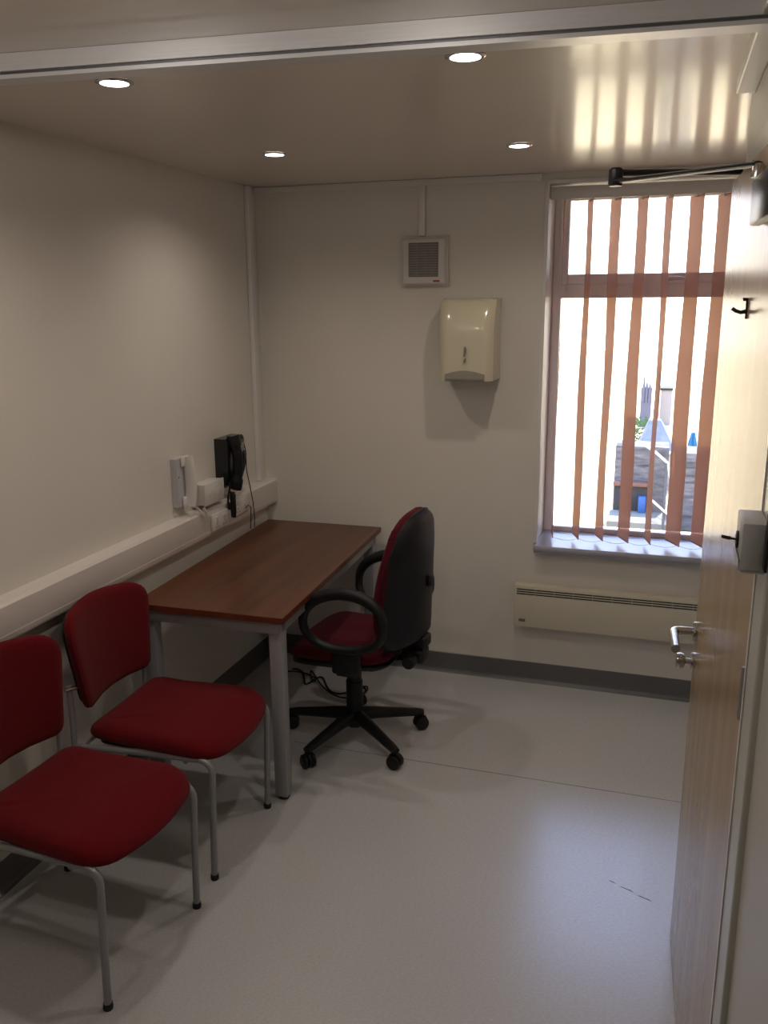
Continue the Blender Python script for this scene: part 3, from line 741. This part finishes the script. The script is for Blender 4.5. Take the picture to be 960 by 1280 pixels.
# steps railing
rl = thing('garden_railing', 'dark mesh railing with pale handrail sloping down beside the stone wall outside', 'railing', (0, 5.0, 0))
b = NB(); tube(b, [(1.70, 0, .40), (1.85, 0, .30), (1.97, 0, .20), (2.01, 0, .03), (2.03, 0, -.10)], .013, 8); obj('handrail', b, M['railw'], rl)
b = NB()
for k in range(22):
    x = 1.84 + k * .0085; zt = .30 - (x - 1.85) * .8
    tube(b, [(x, .01, zt - .03), (x + .006, .01, -.50)], .0018, 5)
for k in range(9): tube(b, [(1.84, .012, .20 - k * .075), (2.02, .012, .10 - k * .075)], .0025, 5)
obj('mesh_panel', b, M['rail'], rl)
b = NB(); tube(b, [(2.025, 0, GZ), (2.02, 0, .05)], .016, 8); tube(b, [(1.97, 0, GZ), (1.965, 0, .2)], .013, 8); obj('post', b, M['rail'], rl)
b = NB(); tube(b, [(1.84, -.02, -.18), (2.02, -.02, -.33)], .012, 8); obj('lower_rail', b, M['railw'], rl)
rf = thing('slate_roof_outbuilding', 'blue grey slate hipped roof behind the stone wall outside', 'roof', (1.83, 8.3, GZ))
b = NB()
v = [b.verts.new(p) for p in [(-.24, -.3, .52), (.27, -.3, .52), (.27, .4, .52), (-.24, .4, .52), (-.10, 0, .90), (.05, 0, .90), (.05, .2, .90), (-.10, .2, .90)]]
for f in ((0, 1, 5, 4), (1, 2, 6, 5), (2, 3, 7, 6), (3, 0, 4, 7), (4, 5, 6, 7), (3, 2, 1, 0)): b.faces.new([v[i] for i in f])
obj('roof', b, M['roof'], rf, False)
b = NB(); box(b, -.21, .24, -.27, .37, 0, .52); obj('walls', b, M['render'], rf, False)
b = NB(); box(b, -.25, .28, -.315, -.295, .50, .53); obj('gutter', b, M['railw'], rf)
# blue parasol folded on the terrace
bc = thing('folded_blue_parasol', 'folded bright blue parasol behind the stone wall outside', 'parasol', (2.26, 7.0, GZ))
b = NB(); 
for k in range(6):
    a = k * PI / 3; tube(b, [(.028 * math.cos(a), .028 * math.sin(a), .68), (.034 * math.cos(a), .034 * math.sin(a), .80), (.016 * math.cos(a), .016 * math.sin(a), .94)], [.024, .022, .006], 7)
obj('canopy', b, M['bluecloth'], bc)
b = NB(); tube(b, [(0, 0, 0), (0, 0, .97)], .008, 8); obj('pole', b, M['railw'], bc)
# distant townscape
tw = thing('distant_church', 'pale distant spired building beyond the yard outside', 'building', (1.58, 14, GZ))
b = NB(); box(b, -.10, .10, 0, .3, 0, .78); obj('walls', b, M['skyblue'], tw)
for x, h in ((-.055, 1.12), (0.0, .98), (.06, .90)):
    b = NB(); lathe(b, [(.0, h), (.028, .76), (.028, .5), (0, .5)], Matrix.Translation((x, .0, 0)), 8); obj('spire', b, M['skyblue'], tw)
b = NB(); box(b, 1.785, 1.835, 14, 14.1, GZ, .50, .005); tag(obj('brick_chimney', b, M['lintel']), 'tall thin red brick chimney standing in the distance outside', 'chimney')
hs = thing('distant_cottage', 'dark flat roofed cottage in the distance outside the window', 'building', (1.93, 14.4, GZ))
b = NB(); box(b, -.08, .14, 0, .5, 0, .70); obj('walls', b, M['render'], hs)
b = NB(); box(b, -.11, .15, -.03, .53, .70, .74); obj('roof', b, M['shedin'], hs)
hd = NB()
for k in range(220):
    x = random.uniform(1.28, 1.66); y = random.uniform(12.0, 12.4); z = GZ + random.uniform(0, .42)
    a = random.uniform(0, 6.28); s = random.uniform(.012, .03)
    vs = [hd.verts.new((x + s * math.cos(a + q), y + s * .6 * math.sin(q * 2), z + s * math.sin(a + q))) for q in (0, 1.57, 3.14, 4.71)]
    hd.faces.new(vs)
o = obj('garden_hedge', hd, M['leafm'], None, False); tag(o, 'small green hedge in the distance outside the window', 'hedge')

# ------------------------------------------------------------------ lights
w = bpy.data.worlds.new('world'); scn.world = w; w.use_nodes = True
nt = w.node_tree; bg = nt.nodes['Background']
tc = nt.nodes.new('ShaderNodeTexCoord'); sep = nt.nodes.new('ShaderNodeSeparateXYZ'); cr = nt.nodes.new('ShaderNodeValToRGB')
nt.links.new(tc.outputs['Generated'], sep.inputs[0]); nt.links.new(sep.outputs['Z'], cr.inputs[0])
cr.color_ramp.elements[0].position = 0.0; cr.color_ramp.elements[0].color = (1, .87, .68, 1)
cr.color_ramp.elements[1].position = 0.32; cr.color_ramp.elements[1].color = (.66, .86, 1.42, 1)
nt.links.new(cr.outputs[0], bg.inputs[0]); bg.inputs[1].default_value = 5.5
sl = bpy.data.lights.new('sun', 'SUN'); sl.energy = 26; sl.angle = math.radians(.6); sl.color = (1, .95, .88)
so = bpy.data.objects.new('sun', sl); col.objects.link(so); so.location = (2, 6, 8)
so.rotation_euler = Vector((-.12, -.5, -.866)).to_track_quat('-Z', 'Y').to_euler()
pl = bpy.data.lights.new('window_portal', 'AREA'); pl.shape = 'RECTANGLE'; pl.size = WX1 - WX0; pl.size_y = WZ1 - WZ0; pl.cycles.is_portal = True
po = bpy.data.objects.new('window_portal', pl); col.objects.link(po); po.location = ((WX0 + WX1) / 2, .34, (WZ0 + WZ1) / 2); po.rotation_euler = (-PI / 2, 0, 0)
# lamp in the corridor behind the camera
for q in ((.66, -3.05), (1.40, -2.95)):
    al = bpy.data.lights.new('rear_downlight_lamp', 'POINT'); al.energy = 4.5; al.color = (1, .91, .82); al.shadow_soft_size = .04
    ao = bpy.data.objects.new('rear_downlight_lamp', al); col.objects.link(ao); ao.location = (q[0], q[1], H - .06)

# ------------------------------------------------------------------ camera
f, yaw, pitch, roll = 1080.07, math.radians(-17.847), math.radians(13.851), math.radians(-.464)
cy, sy, cp, sp = math.cos(yaw), math.sin(yaw), math.cos(pitch), math.sin(pitch)
fw = Vector((sy * cp, cy * cp, -sp)); r = Vector((cy, -sy, 0)); u = r.cross(fw)
r2 = r * math.cos(roll) + u * math.sin(roll); u2 = -r * math.sin(roll) + u * math.cos(roll)
cd = bpy.data.cameras.new('camera'); cam = bpy.data.objects.new('camera', cd); col.objects.link(cam)
cam.matrix_world = Matrix(((r2.x, u2.x, -fw.x, 1.8742), (r2.y, u2.y, -fw.y, -3.8882), (r2.z, u2.z, -fw.z, 1.8), (0, 0, 0, 1)))
cd.sensor_fit = 'VERTICAL'; cd.sensor_height = 36; cd.lens = 36 * f / 1280; cd.clip_start = .01
scn.camera = cam
scn.view_settings.view_transform = 'Standard'
scn.view_settings.look = 'None'
scn.view_settings.exposure = 0.05
scn.cycles.max_bounces = 8; scn.cycles.diffuse_bounces = 5; scn.cycles.glossy_bounces = 4
scn.cycles.sample_clamp_indirect = 6
